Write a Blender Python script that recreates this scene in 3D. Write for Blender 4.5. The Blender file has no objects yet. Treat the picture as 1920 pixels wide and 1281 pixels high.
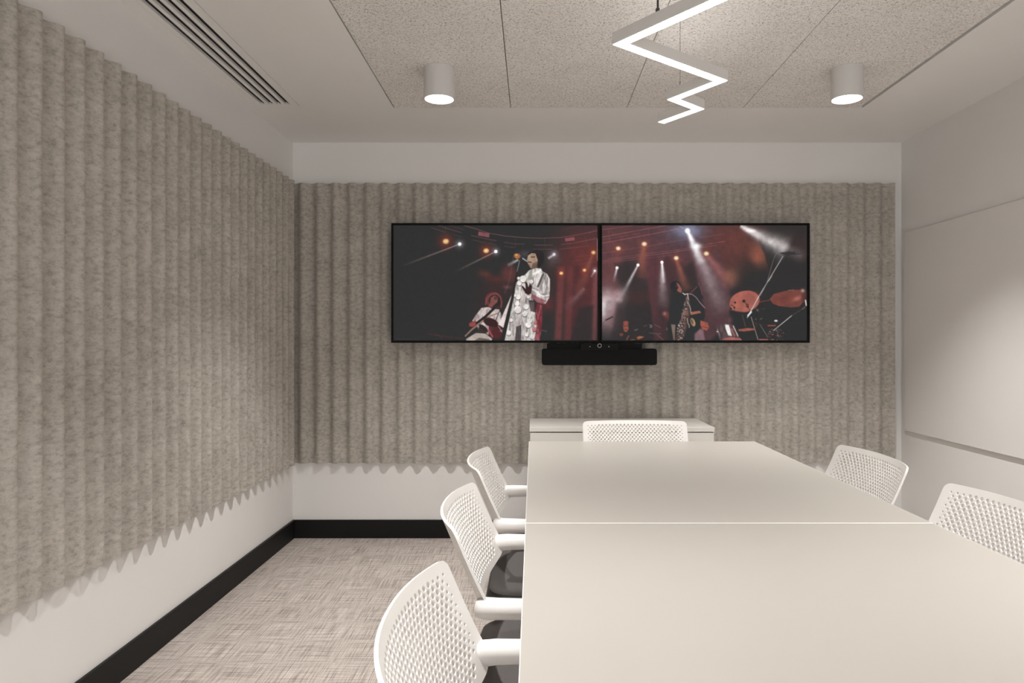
import bpy, bmesh, math, random
import numpy as np
from mathutils import Vector, Matrix
C = bpy.context.scene.collection
PI = math.pi
F = 1340.0                      # focal length in pixels of a 1920 wide frame
EYE = 1.195
CEIL = 2.39
XL, XR, YB, YF = -1.455, 2.226, 4.323, -2.2

# ------------------------------------------------------------------ materials
def lin(c):
    out = []
    for v in c[:3]:
        v = v / 255.0
        out.append(v / 12.92 if v <= 0.04045 else ((v + 0.055) / 1.055) ** 2.4)
    return tuple(out) + (1.0,)

def new_mat(name):
    m = bpy.data.materials.new(name)
    m.use_nodes = True
    nt = m.node_tree
    return m, nt, nt.nodes['Principled BSDF']

def noise(nt, scale, detail=3.0, rough=0.5, vec=None, stretch=None, coord='Object'):
    tc = nt.nodes.new('ShaderNodeTexCoord')
    src = tc.outputs[coord]
    if stretch:
        mp = nt.nodes.new('ShaderNodeMapping')
        mp.inputs['Scale'].default_value = stretch
        nt.links.new(src, mp.inputs['Vector'])
        src = mp.outputs['Vector']
    n = nt.nodes.new('ShaderNodeTexNoise')
    n.inputs['Scale'].default_value = scale
    n.inputs['Detail'].default_value = detail
    n.inputs['Roughness'].default_value = rough
    nt.links.new(src, n.inputs['Vector'])
    return n.outputs['Fac']

def ramp(nt, fac, stops):
    r = nt.nodes.new('ShaderNodeValToRGB')
    el = r.color_ramp.elements
    el[0].position, el[0].color = stops[0]
    el[1].position, el[1].color = stops[-1]
    for p, c in stops[1:-1]:
        e = el.new(p)
        e.color = c
    nt.links.new(fac, r.inputs['Fac'])
    return r.outputs['Color']

def mixc(nt, a, b, fac=0.5, mode='MULTIPLY'):
    m = nt.nodes.new('ShaderNodeMix')
    m.data_type = 'RGBA'
    m.blend_type = mode
    m.inputs['Factor'].default_value = fac
    nt.links.new(a, m.inputs['A'])
    nt.links.new(b, m.inputs['B'])
    return m.outputs['Result']

def bump(nt, p, fac, strength, dist):
    b = nt.nodes.new('ShaderNodeBump')
    b.inputs['Strength'].default_value = strength
    b.inputs['Distance'].default_value = dist
    nt.links.new(fac, b.inputs['Height'])
    nt.links.new(b.outputs['Normal'], p.inputs['Normal'])

def plain(name, col, rough=0.6, metal=0.0, var=0.03, spec=0.5, nscale=6.0, bumpy=0.0):
    m, nt, p = new_mat(name)
    c = lin(col)
    d = tuple(v * (1 - var) for v in c[:3]) + (1,)
    l = tuple(min(1, v * (1 + var)) for v in c[:3]) + (1,)
    f = noise(nt, nscale, 3)
    nt.links.new(ramp(nt, f, [(0.3, d), (0.7, l)]), p.inputs['Base Color'])
    p.inputs['Roughness'].default_value = rough
    p.inputs['Metallic'].default_value = metal
    p.inputs['Specular IOR Level'].default_value = spec
    if bumpy:
        bump(nt, p, noise(nt, 350, 2), bumpy, 0.001)
    return m

def emit_mat(name, col, strength):
    m, nt, p = new_mat(name)
    p.inputs['Base Color'].default_value = (0.8, 0.8, 0.8, 1)
    p.inputs['Emission Color'].default_value = lin(col)
    p.inputs['Emission Strength'].default_value = strength
    return m

M = {}
M['wall'] = plain('wall_paint', (238, 236, 233), 0.75, var=0.012, spec=0.3, nscale=2)
M['ceiling'] = plain('ceiling_paint', (244, 242, 239), 0.8, var=0.012, spec=0.3, nscale=2)
M['wall_cool'] = plain('corner_wall_paint', (238, 236, 233), 0.75, var=0.012, spec=0.3, nscale=2)
M['base'] = plain('black_skirting', (25, 24, 24), 0.5, spec=0.2, var=0.05)
M['gap_shade'] = plain('gap_shade_dark', (20, 19, 18), 0.9)
M['laminate'] = plain('table_laminate', (178, 173, 166), 0.36, var=0.008, spec=0.5, nscale=3)
M['edge_band'] = plain('white_edge_band', (250, 249, 247), 0.3, var=0.004)
M['cabinet'] = plain('cabinet_lacquer', (222, 218, 211), 0.4, var=0.01)
M['chair_plastic'] = plain('white_chair_plastic', (240, 237, 233), 0.42, var=0.01)
M['powder'] = plain('white_powder_coat', (225, 222, 217), 0.4, var=0.01)
M['metal_white'] = plain('white_lamp_metal', (215, 213, 210), 0.5, var=0.01)
M['alu'] = plain('brushed_aluminium', (185, 178, 170), 0.45, metal=0.3, var=0.02)
M['cord'] = plain('dark_cord', (38, 36, 34), 0.6)
M['wire'] = plain('steel_wire', (110, 104, 98), 0.5, metal=0.3)
M['black_plastic'] = plain('black_plastic', (20, 20, 20), 0.55, var=0.05, spec=0.12)
M['bezel'] = plain('tv_bezel', (18, 18, 18), 0.5, var=0.03, spec=0.12)
M['bar_cloth'] = plain('speaker_mesh', (26, 26, 27), 0.8, spec=0.15, var=0.08, nscale=300)
M['grey_ring'] = plain('grey_print', (170, 170, 170), 0.5)
M['board'] = plain('whiteboard_enamel', (236, 233, 230), 0.25, var=0.006)
M['seat_shell'] = plain('black_seat_shell', (30, 28, 28), 0.4)
M['slot_dark'] = plain('slot_dark_metal', (22, 21, 20), 0.8, spec=0.1)
M['blade'] = plain('grey_blade_metal', (62, 59, 57), 0.6)
M['led'] = emit_mat('led_strip', (255, 252, 248), 16.0)
M['lamp_disc'] = emit_mat('lamp_disc', (255, 251, 246), 12.0)

def glass_mat():
    m, nt, p = new_mat('clear_glass')
    nt.nodes.remove(p)
    t = nt.nodes.new('ShaderNodeBsdfTransparent')
    g = nt.nodes.new('ShaderNodeBsdfGlossy')
    g.inputs['Roughness'].default_value = 0.02
    fr = nt.nodes.new('ShaderNodeFresnel')
    mx = nt.nodes.new('ShaderNodeMixShader')
    nt.links.new(fr.outputs[0], mx.inputs[0])
    nt.links.new(t.outputs[0], mx.inputs[1])
    nt.links.new(g.outputs[0], mx.inputs[2])
    nt.links.new(mx.outputs[0], nt.nodes['Material Output'].inputs['Surface'])
    return m
M['glass'] = glass_mat()

def seat_fabric():
    m, nt, p = new_mat('grey_seat_fabric')
    f = noise(nt, 900, 3)
    nt.links.new(ramp(nt, f, [(0.3, lin((76, 72, 71))), (0.7, lin((104, 99, 97)))]), p.inputs['Base Color'])
    p.inputs['Roughness'].default_value = 0.95
    bump(nt, p, f, 0.4, 0.001)
    return m
M['fabric'] = seat_fabric()

def felt(name, stretch):
    m, nt, p = new_mat(name)
    big = noise(nt, 9, 5, 0.65, stretch=stretch)
    fine = noise(nt, 60, 6, 0.75, stretch=stretch)
    c1 = ramp(nt, big, [(0.3, lin((186, 180, 171))), (0.7, lin((204, 198, 189)))])
    c2 = ramp(nt, fine, [(0.34, (0.56, 0.55, 0.54, 1)), (0.5, (0.84, 0.83, 0.82, 1)), (0.66, (1, 1, 1, 1))])
    nt.links.new(mixc(nt, c1, c2, 0.95), p.inputs['Base Color'])
    p.inputs['Roughness'].default_value = 1.0
    p.inputs['Specular IOR Level'].default_value = 0.1
    p.inputs['Sheen Weight'].default_value = 0.1
    bump(nt, p, fine, 0.2, 0.001)
    return m
M['felt_left'] = felt('felt_left', (1, 0.5, 1.1))
M['felt_back'] = felt('felt_back', (0.5, 1, 1.1))

def carpet():
    m, nt, p = new_mat('woven_carpet')
    tc = nt.nodes.new('ShaderNodeTexCoord')
    def streak(sx, sy, sc):
        mp = nt.nodes.new('ShaderNodeMapping')
        mp.inputs['Scale'].default_value = (sx, sy, 1)
        nt.links.new(tc.outputs['Object'], mp.inputs['Vector'])
        n = nt.nodes.new('ShaderNodeTexNoise')
        n.inputs['Scale'].default_value = sc
        n.inputs['Detail'].default_value = 4
        n.inputs['Roughness'].default_value = 0.7
        nt.links.new(mp.outputs['Vector'], n.inputs['Vector'])
        return n.outputs['Fac']
    a = streak(95, 2.4, 2.2)
    b = streak(2.4, 95, 2.2)
    ca = ramp(nt, a, [(0.36, (0.50, 0.48, 0.47, 1)), (0.50, (0.84, 0.83, 0.82, 1)), (0.64, (1, 1, 1, 1))])
    cb = ramp(nt, b, [(0.36, (0.50, 0.48, 0.47, 1)), (0.50, (0.84, 0.83, 0.82, 1)), (0.64, (1, 1, 1, 1))])
    base = ramp(nt, noise(nt, 3, 3), [(0.3, lin((217, 207, 200))), (0.7, lin((230, 220, 213)))])
    c = mixc(nt, base, ca, 1.0)
    c = mixc(nt, c, cb, 1.0)
    nt.links.new(c, p.inputs['Base Color'])
    p.inputs['Roughness'].default_value = 1.0
    p.inputs['Specular IOR Level'].default_value = 0.1
    add = nt.nodes.new('ShaderNodeMath')
    nt.links.new(a, add.inputs[0]); nt.links.new(b, add.inputs[1])
    bump(nt, p, add.outputs[0], 0.4, 0.003)
    return m
M['carpet'] = carpet()

def woodwool():
    m, nt, p = new_mat('wood_wool_board')
    tc = nt.nodes.new('ShaderNodeTexCoord')
    n1 = nt.nodes.new('ShaderNodeTexNoise')
    n1.inputs['Scale'].default_value = 135
    n1.inputs['Detail'].default_value = 5
    n1.inputs['Roughness'].default_value = 0.7
    n1.inputs['Distortion'].default_value = 1.2
    nt.links.new(tc.outputs['Object'], n1.inputs['Vector'])
    f = n1.outputs['Fac']
    c2 = ramp(nt, f, [(0.38, (0.36, 0.33, 0.31, 1)), (0.45, (0.86, 0.85, 0.84, 1)), (0.56, (1, 1, 1, 1))])
    base = ramp(nt, noise(nt, 5, 4), [(0.3, lin((246, 242, 237))), (0.7, lin((253, 250, 246)))])
    nt.links.new(mixc(nt, base, c2, 1.0), p.inputs['Base Color'])
    p.inputs['Roughness'].default_value = 1.0
    p.inputs['Specular IOR Level'].default_value = 0.1
    bump(nt, p, f, 0.5, 0.003)
    return m
M['woodwool'] = woodwool()

# ------------------------------------------------------------------ helpers
def obj(name, bm, mat, parent=None, smooth=False, recalc=True):
    if recalc:
        bmesh.ops.recalc_face_normals(bm, faces=bm.faces[:])
    me = bpy.data.meshes.new(name)
    bm.to_mesh(me)
    bm.free()
    me.materials.append(mat)
    if smooth:
        me.polygons.foreach_set('use_smooth', [True] * len(me.polygons))
    o = bpy.data.objects.new(name, me)
    C.objects.link(o)
    if parent:
        o.parent = parent
    return o

def tag(o, label, cat, group=None):
    o['label'] = label
    o['category'] = cat
    if group:
        o['group'] = group
    return o

def struct(name, bm, mat, **k):
    o = obj(name, bm, mat, **k)
    o['kind'] = 'structure'
    return o

def thing(name, label, cat, loc=(0, 0, 0), rz=0.0, group=None):
    o = bpy.data.objects.new(name, None)
    o.empty_display_size = 0.1
    C.objects.link(o)
    o.location = loc
    o.rotation_euler = (0, 0, rz)
    return tag(o, label, cat, group)

def box(bm, x0, x1, y0, y1, z0, z1, bev=0.0, seg=2):
    b2 = bmesh.new()
    bmesh.ops.create_cube(b2, size=1.0)
    for v in b2.verts:
        v.co = Vector((x0 + (v.co.x + .5) * (x1 - x0), y0 + (v.co.y + .5) * (y1 - y0), z0 + (v.co.z + .5) * (z1 - z0)))
    if bev:
        bmesh.ops.bevel(b2, geom=b2.edges[:], offset=bev, segments=seg, affect='EDGES', profile=0.5)
    merge(bm, b2)
    return bm

def merge(bm, b2):
    me = bpy.data.meshes.new('tmp')
    b2.to_mesh(me)
    b2.free()
    bm.from_mesh(me)
    bpy.data.meshes.remove(me)

def lathe(bm, prof, cx=0, cy=0, n=48):
    rings = []
    for r, z in prof:
        if r < 1e-6:
            rings.append([bm.verts.new((cx, cy, z))])
        else:
            rings.append([bm.verts.new((cx + r * math.cos(2 * PI * i / n), cy + r * math.sin(2 * PI * i / n), z)) for i in range(n)])
    for a, b in zip(rings, rings[1:]):
        for i in range(n):
            j = (i + 1) % n
            if len(a) == 1 and len(b) == 1:
                continue
            if len(a) == 1:
                bm.faces.new((a[0], b[j], b[i]))
            elif len(b) == 1:
                bm.faces.new((a[i], a[j], b[0]))
            else:
                bm.faces.new((a[i], a[j], b[j], b[i]))
    return bm

def tube(bm, pts, r, n=16, ry=None, cap=True):
    """sweep an ellipse (r wide, ry high) along pts; r may be a list"""
    pts = [Vector(p) for p in pts]
    rings = []
    up0 = None
    for i, p in enumerate(pts):
        if i == 0:
            t = pts[1] - p
        elif i == len(pts) - 1:
            t = p - pts[i - 1]
        else:
            t = (pts[i + 1] - p).normalized() + (p - pts[i - 1]).normalized()
        t.normalize()
        if up0 is None:
            ref = Vector((0, 0, 1)) if abs(t.z) < 0.9 else Vector((0, 1, 0))
            side = t.cross(ref).normalized()
        else:
            side = (up0 - t * up0.dot(t)).normalized()
        up0 = side
        up = side.cross(t).normalized()
        rr = r[i] if isinstance(r, (list, tuple)) else r
        rz = (ry[i] if isinstance(ry, (list, tuple)) else ry) if ry is not None else rr
        rings.append([bm.verts.new(p + side * rr * math.cos(2 * PI * k / n) + up * rz * math.sin(2 * PI * k / n)) for k in range(n)])
    for a, b in zip(rings, rings[1:]):
        for k in range(n):
            j = (k + 1) % n
            bm.faces.new((a[k], a[j], b[j], b[k]))
    if cap:
        bm.faces.new(rings[0][::-1])
        bm.faces.new(rings[-1])
    return bm

def arc_path(pts, rad, n=6):
    """polyline with rounded corners"""
    pts = [Vector(p) for p in pts]
    out = [pts[0]]
    for a, b, c in zip(pts, pts[1:], pts[2:]):
        d1 = (a - b).normalized(); d2 = (c - b).normalized()
        th = d1.angle(d2)
        L = min(rad / math.tan(th / 2), (a - b).length * .49, (c - b).length * .49)
        p1 = b + d1 * L; p2 = b + d2 * L
        for k in range(n + 1):
            t = k / n
            out.append(p1 * (1 - t) ** 2 + b * 2 * t * (1 - t) + p2 * t * t)
    out.append(pts[-1])
    return out

def slab(bm, xs, ys, z0, z1, skip):
    """slab with rectangular holes: grid cells in skip are left open"""
    nx, ny = len(xs) - 1, len(ys) - 1
    solid = lambda i, j: 0 <= i < nx and 0 <= j < ny and (i, j) not in skip
    vt = {}
    def v(i, j, z):
        k = (i, j, z)
        if k not in vt:
            vt[k] = bm.verts.new((xs[i], ys[j], z))
        return vt[k]
    for i in range(nx):
        for j in range(ny):
            if not solid(i, j):
                continue
            bm.faces.new((v(i, j, z0), v(i, j + 1, z0), v(i + 1, j + 1, z0), v(i + 1, j, z0)))
            bm.faces.new((v(i, j, z1), v(i + 1, j, z1), v(i + 1, j + 1, z1), v(i, j + 1, z1)))
            for (di, dj, a, b) in ((-1, 0, (i, j), (i, j + 1)), (1, 0, (i + 1, j + 1), (i + 1, j)), (0, -1, (i + 1, j), (i, j)), (0, 1, (i, j + 1), (i + 1, j + 1))):
                if not solid(i + di, j + dj):
                    bm.faces.new((v(*a, z0), v(*b, z0), v(*b, z1), v(*a, z1)))
    return bm

def rrect(w, d, rc, n=8):
    """outline of a rounded rectangle, half sizes w, d; rc may be 4 radii"""
    rcs = rc if isinstance(rc, (list, tuple)) else [rc] * 4
    out = []
    for q, (sx, sy) in enumerate(((1, 1), (-1, 1), (-1, -1), (1, -1))):
        r = rcs[q]
        cx, cy = sx * (w - r), sy * (d - r)
        for k in range(n + 1):
            a = PI / 2 * q + PI / 2 * k / n
            out.append((cx + r * math.cos(a), cy + r * math.sin(a)))
    return out

def loft(bm, rings, cap=True):
    vs = [[bm.verts.new(p) for p in r] for r in rings]
    n = len(vs[0])
    for a, b in zip(vs, vs[1:]):
        for i in range(n):
            j = (i + 1) % n
            bm.faces.new((a[i], a[j], b[j], b[i]))
    if cap:
        bm.faces.new(vs[0][::-1])
        bm.faces.new(vs[-1])
    return bm

# ------------------------------------------------------------------ the room
T = 0.12
struct('floor', box(bmesh.new(), XL - T, XR + T, YF - T, YB + T, -0.1, 0), M['carpet'])
struct('wall_left', box(bmesh.new(), XL - T, XL, YF, YB, 0, CEIL + .2), M['wall'])
struct('wall_right', box(bmesh.new(), XR, XR + T, YF, YB, 0, CEIL + .2), M['wall'])
struct('wall_back', box(bmesh.new(), XL - T, XR + T, YB, YB + T, 0, CEIL + .2), M['wall_cool'])
# unseen glazed opening behind the camera, added to let in fill light
b = bmesh.new()
slab(b, [XL - T, XL + .15, XR - .15, XR + T], [0, .12, 2.2, CEIL + .2], YF - T, YF, {(1, 1)})
for v in b.verts:
    v.co = Vector((v.co.x, v.co.z, v.co.y))
struct('wall_front', b, M['wall'])
b = bmesh.new()
for i in range(5):
    x = XL + .15 + (XR - XL - .30) * i / 4
    box(b, max(x - .02, XL + .15), min(x + .02, XR - .15), YF - .08, YF - .03, .12, 2.2)
for z in (.12, 2.16):
    box(b, XL + .15, XR - .15, YF - .08, YF - .03, z, z + .04)
wf = struct('added_fill_window', b, M['base'])
obj('added_fill_pane', box(bmesh.new(), XL + .16, XR - .16, YF - .058, YF - .052, .13, 2.19), M['glass'], wf)

TX0, TX1 = -0.715, 1.677        # field of acoustic tiles
TYE = 3.672
GAP = 0.003
SX0, SX1, SYE, SY0 = -1.402, -1.194, 3.645, 0.4
xs = [XL, SX0 - .002, SX1 + .002, TX0 - .004, TX1 + .016, XR]
ys = [YF, -1.13, SY0 - .002, SYE + .002, TYE + .003, YB]
skip = {(1, 2)} | {(3, 1), (3, 2), (3, 3)}
struct('ceiling', slab(bmesh.new(), xs, ys, CEIL, CEIL + 0.03, skip), M['ceiling'])
struct('gap_shade_slab', box(bmesh.new(), XL, XR, YF, YB, CEIL + .13, CEIL + .16), M['gap_shade'])   # slab above the boards, coloured dark for the shade in their gaps

BH, BT = 0.110, 0.015
struct('baseboard_left', box(bmesh.new(), XL, XL + BT, YF, YB, 0, BH, 0.002, 1), M['base'])
struct('baseboard_back', box(bmesh.new(), XL + BT, XR - BT, YB - BT, YB, 0, BH, 0.002, 1), M['base'])
struct('baseboard_right', box(bmesh.new(), XR - BT, XR, YF, YB, 0, BH, 0.002, 1), M['base'])
struct('baseboard_front', box(bmesh.new(), XL + BT, XR - BT, YF, YF + BT, 0, BH, 0.002, 1), M['base'])

# ------------------------------------------------------------------ ceiling tiles
def tile_mesh(w, l):
    return box(bmesh.new(), -w / 2, w / 2, -l / 2, l / 2, 0, 0.028, 0.0012, 1)
TW = (TX1 - TX0) / 4
spots = []
LB = {
 (0, 0): 'speckled wood wool ceiling board around the left white downlight',
 (1, 0): 'speckled wood wool ceiling board between the left downlight and the zigzag lamp',
 (2, 0): 'speckled wood wool ceiling board behind the zigzag lamp',
 (3, 0): 'short wood wool ceiling board beyond the right white downlight, next to the plain ceiling margin',
 (3, 1): 'wood wool ceiling board in the outer right row, nearer side of the cross joint',
}
for c in range(4):
    y = TYE
    k = 0
    while y > -1.1:
        ln = 0.622 if (c == 3 and k == 0) else 1.2
        y0 = max(y - ln, -1.128)
        lab = LB.get((c, k), 'wood wool ceiling board above and behind the camera')
        o = obj('ceiling_tile', tile_mesh(TW - GAP, y - y0 - GAP), M['woodwool'])
        o.location = (TX0 + TW * (c + .5), (y + y0) / 2, CEIL)
        tag(o, lab, 'ceiling tile', 'wood wool boards set flush in the ceiling')
        y = y0
        k += 1

# ------------------------------------------------------------------ slot diffuser
df = thing('slot_diffuser', 'long white linear air diffuser with four dark slots in the ceiling margin', 'air vent', (0, 0, CEIL))
centres = [-1.366, -1.325, -1.284, -1.243]
hw = 0.0125
xs = [SX0]
for c_ in centres:
    xs += [c_ - hw, c_ + hw]
xs.append(SX1)
obj('frame', slab(bmesh.new(), xs, [SY0, SY0 + .02, SYE - .02, SYE], -0.001, 0.012, {(1, 1), (3, 1), (5, 1), (7, 1)}), M['ceiling'], df)
obj('air_box', slab(bmesh.new(), [SX0, SX1], [SY0, SYE], 0.07, 0.08, set()), M['slot_dark'], df)
for c_ in centres:
    b = bmesh.new()
    box(b, c_ - 0.0012, c_ + 0.0012, SY0 + .022, SYE - .022, 0.006, 0.035)
    for v in b.verts:
        v.co.x += (v.co.z - 0.006) * 0.25
    obj('blade', b, M['blade'], df)
b = bmesh.new()
for x in [SX0 + .002] + [(a + c2) / 2 for a, c2 in zip(centres, centres[1:])] + [SX1 - .002]:
    box(b, x - .002, x + .002, SY0, SYE, 0.012, 0.07)
obj('divider', b, M['slot_dark'], df)

# ------------------------------------------------------------------ corrugated felt panels
AMP, PER, FT = 0.015, 0.0985, 0.009
ZB, ZT = 0.456, 2.138
def wave_panel(a0, a1, phase, centre, z0, z1):
    """profile points (along, out): centre + AMP*cos; returns bmesh in (along, out, z)"""
    bm = bmesh.new()
    n = int((a1 - a0) / PER * 16)
    cols = []
    for i in range(n + 1):
        a = a0 + (a1 - a0) * i / n
        ph = 2 * PI * (a - phase) / PER
        w = math.cos(ph)
        w = math.copysign(abs(w) ** 0.85, w)
        out = centre + AMP * w
        cols.append([bm.verts.new((a, o_, z)) for o_, z in ((out, z0), (out, z1), (out - FT, z1), (out - FT, z0))])
    for p, q in zip(cols, cols[1:]):
        for k in range(4):
            j = (k + 1) % 4
            bm.faces.new((p[k], q[k], q[j], p[j]))
    bm.faces.new(cols[0]); bm.faces.new(cols[-1][::-1])
    return bm

def sharp_edges(o, ang=50):
    me = o.data
    me.polygons.foreach_set('use_smooth', [True] * len(me.polygons))
    me.set_sharp_from_angle(angle=math.radians(ang))
# left wall: along = Y, out = +X
b = wave_panel(-1.6, 4.272, 2.638, 0.030, ZB, ZT)
for v in b.verts:
    a, o_, z = v.co
    v.co = Vector((XL + o_, a, z))
o = obj('felt_wall_panel', b, M['felt_left'])
sharp_edges(o)
tag(o, 'grey beige corrugated felt acoustic panel covering the left wall', 'acoustic panel', 'corrugated felt wall panels')
b = wave_panel(-1.448, 2.166, -1.236 + PER / 2, 0.030, ZB, ZT)
for v in b.verts:
    a, o_, z = v.co
    v.co = Vector((a, YB - o_, z))
o = obj('felt_wall_panel', b, M['felt_back'])
sharp_edges(o)
tag(o, 'grey brown corrugated felt acoustic panel on the far wall behind the two screens', 'acoustic panel', 'corrugated felt wall panels')

# ------------------------------------------------------------------ whiteboard
wb = thing('whiteboard', 'large frameless glossy white writing board on the right wall', 'whiteboard', (XR, 2.0, 0.658))
obj('panel', box(bmesh.new(), -0.017, -0.006, -0.14, 2.258, 0.0, 1.176, 0.001, 1), M['board'], wb)
for y in (0.3, 2.1):
    for z in (0.15, 1.02):
        obj('wall_bracket', box(bmesh.new(), -0.006, 0.0, y - .08, y + .08, z - .03, z + .03), M['powder'], wb)

# ------------------------------------------------------------------ screens
def noise2(xx, yy, cell, seed):
    rng = np.random.RandomState(seed)
    g = rng.rand(64, 64)
    u = xx / cell; v = yy / cell
    i = np.floor(u).astype(int); j = np.floor(v).astype(int)
    fu = u - i; fv = v - j
    fu = fu * fu * (3 - 2 * fu); fv = fv * fv * (3 - 2 * fv)
    a = g[j % 64, i % 64]; b_ = g[j % 64, (i + 1) % 64]
    c = g[(j + 1) % 64, i % 64]; d = g[(j + 1) % 64, (i + 1) % 64]
    return (a * (1 - fu) + b_ * fu) * (1 - fv) + (c * (1 - fu) + d * fu) * fv
def fbm(xx, yy, cell, seed):
    return sum(noise2(xx, yy, cell / 2 ** k, seed + k) * .5 ** (k + 1) for k in range(4)) / .9375

class Canvas:
    def __init__(s, x0, x1, y0, y1, step):
        s.nx = int(round((x1 - x0) / step)) + 1
        s.ny = int(round((y1 - y0) / step)) + 1
        s.X, s.Y = np.meshgrid(np.linspace(x0, x1, s.nx), np.linspace(y0, y1, s.ny))
        s.A = np.zeros((s.ny, s.nx, 3)) + 47.0
    def mix(s, a, col):
        a = np.clip(a, 0, 1)[..., None]
        s.A = s.A * (1 - a) + np.array(col, float) * a
    def add(s, a, col):
        s.A = s.A + a[..., None] * np.array(col, float)
    def blob(s, x, y, rx, ry, col, al=1.0, ang=0, p=1.0, tex=0, seed=0):
        c, n = math.cos(math.radians(ang)), math.sin(math.radians(ang))
        u = ((s.X - x) * c + (s.Y - y) * n) / rx
        v = (-(s.X - x) * n + (s.Y - y) * c) / ry
        a = np.exp(-((u * u + v * v) ** p)) * al
        if tex:
            a = a * (1 - tex + 2 * tex * fbm(s.X, s.Y, 60, seed))
        s.mix(a, col)
    def ell(s, x, y, rx, ry, col, al=1.0, ang=0, soft=1.5):
        c, n = math.cos(math.radians(ang)), math.sin(math.radians(ang))
        u = ((s.X - x) * c + (s.Y - y) * n) / rx
        v = (-(s.X - x) * n + (s.Y - y) * c) / ry
        d = (np.sqrt(u * u + v * v) - 1) * min(rx, ry)
        s.mix(np.clip(.5 - d / (2 * soft), 0, 1) * al, col)
    def line(s, pts, w, col, al=1.0, w2=None, al2=None, soft=1.5):
        w2 = w if w2 is None else w2
        al2 = al if al2 is None else al2
        best = np.zeros_like(s.X)
        N = len(pts) - 1
        for i in range(N):
            (x0, y0), (x1, y1) = pts[i], pts[i + 1]
            dx, dy = x1 - x0, y1 - y0
            L2 = dx * dx + dy * dy + 1e-9
            t = np.clip(((s.X - x0) * dx + (s.Y - y0) * dy) / L2, 0, 1)
            d = np.hypot(s.X - x0 - t * dx, s.Y - y0 - t * dy)
            tt = (i + t) / N
            ww = (w + (w2 - w) * tt) / 2
            aa = al + (al2 - al) * tt
            sf = np.maximum(soft, 0.0001)
            best = np.maximum(best, np.clip((ww - d) / (2 * sf) + .5, 0, 1) * aa)
        s.mix(best, col)
    def beam(s, x0, y0, x1, y1, w0, w1, col, al, al2=0.0, tex=0.0, seed=0):
        dx, dy = x1 - x0, y1 - y0
        L2 = dx * dx + dy * dy
        t = ((s.X - x0) * dx + (s.Y - y0) * dy) / L2
        d = np.abs((s.X - x0) * dy - (s.Y - y0) * dx) / math.sqrt(L2)
        tc = np.clip(t, 0, 1)
        w = w0 + (w1 - w0) * tc
        a = np.exp(-(d / w) ** 2 * 1.5) * (al + (al2 - al) * tc) * np.clip((t + .01) / .02, 0, 1) * np.clip((1.05 - t) / .1, 0, 1)
        if tex:
            a = a * (1 - tex + 2 * tex * fbm(s.X, s.Y, 45, seed))
        s.mix(a, col)
    def poly(s, pts, col, al=1.0, soft=1.5, tex=0, tcol=(60, 50, 50), seed=1, cell=25):
        xs_ = [p[0] for p in pts]; ys_ = [p[1] for p in pts]
        inside = np.zeros(s.X.shape, bool)
        dist = np.full(s.X.shape, 1e9)
        n = len(pts)
        for i in range(n):
            x0, y0 = pts[i]; x1, y1 = pts[(i + 1) % n]
            dx, dy = x1 - x0, y1 - y0
            L2 = dx * dx + dy * dy + 1e-9
            t = np.clip(((s.X - x0) * dx + (s.Y - y0) * dy) / L2, 0, 1)
            dist = np.minimum(dist, np.hypot(s.X - x0 - t * dx, s.Y - y0 - t * dy))
            if abs(dy) > 1e-9:
                cond = ((y0 > s.Y) != (y1 > s.Y)) & (s.X < dx * (s.Y - y0) / dy + x0)
                inside ^= cond
        sd = np.where(inside, dist, -dist)
        a = np.clip(sd / (2 * soft) + .5, 0, 1) * al
        s.mix(a, col)
        if tex:
            s.mix(a * np.clip((fbm(s.X * 2.2, s.Y * .6, cell, seed) - .45) * 5, 0, 1) * tex, tcol)

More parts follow.
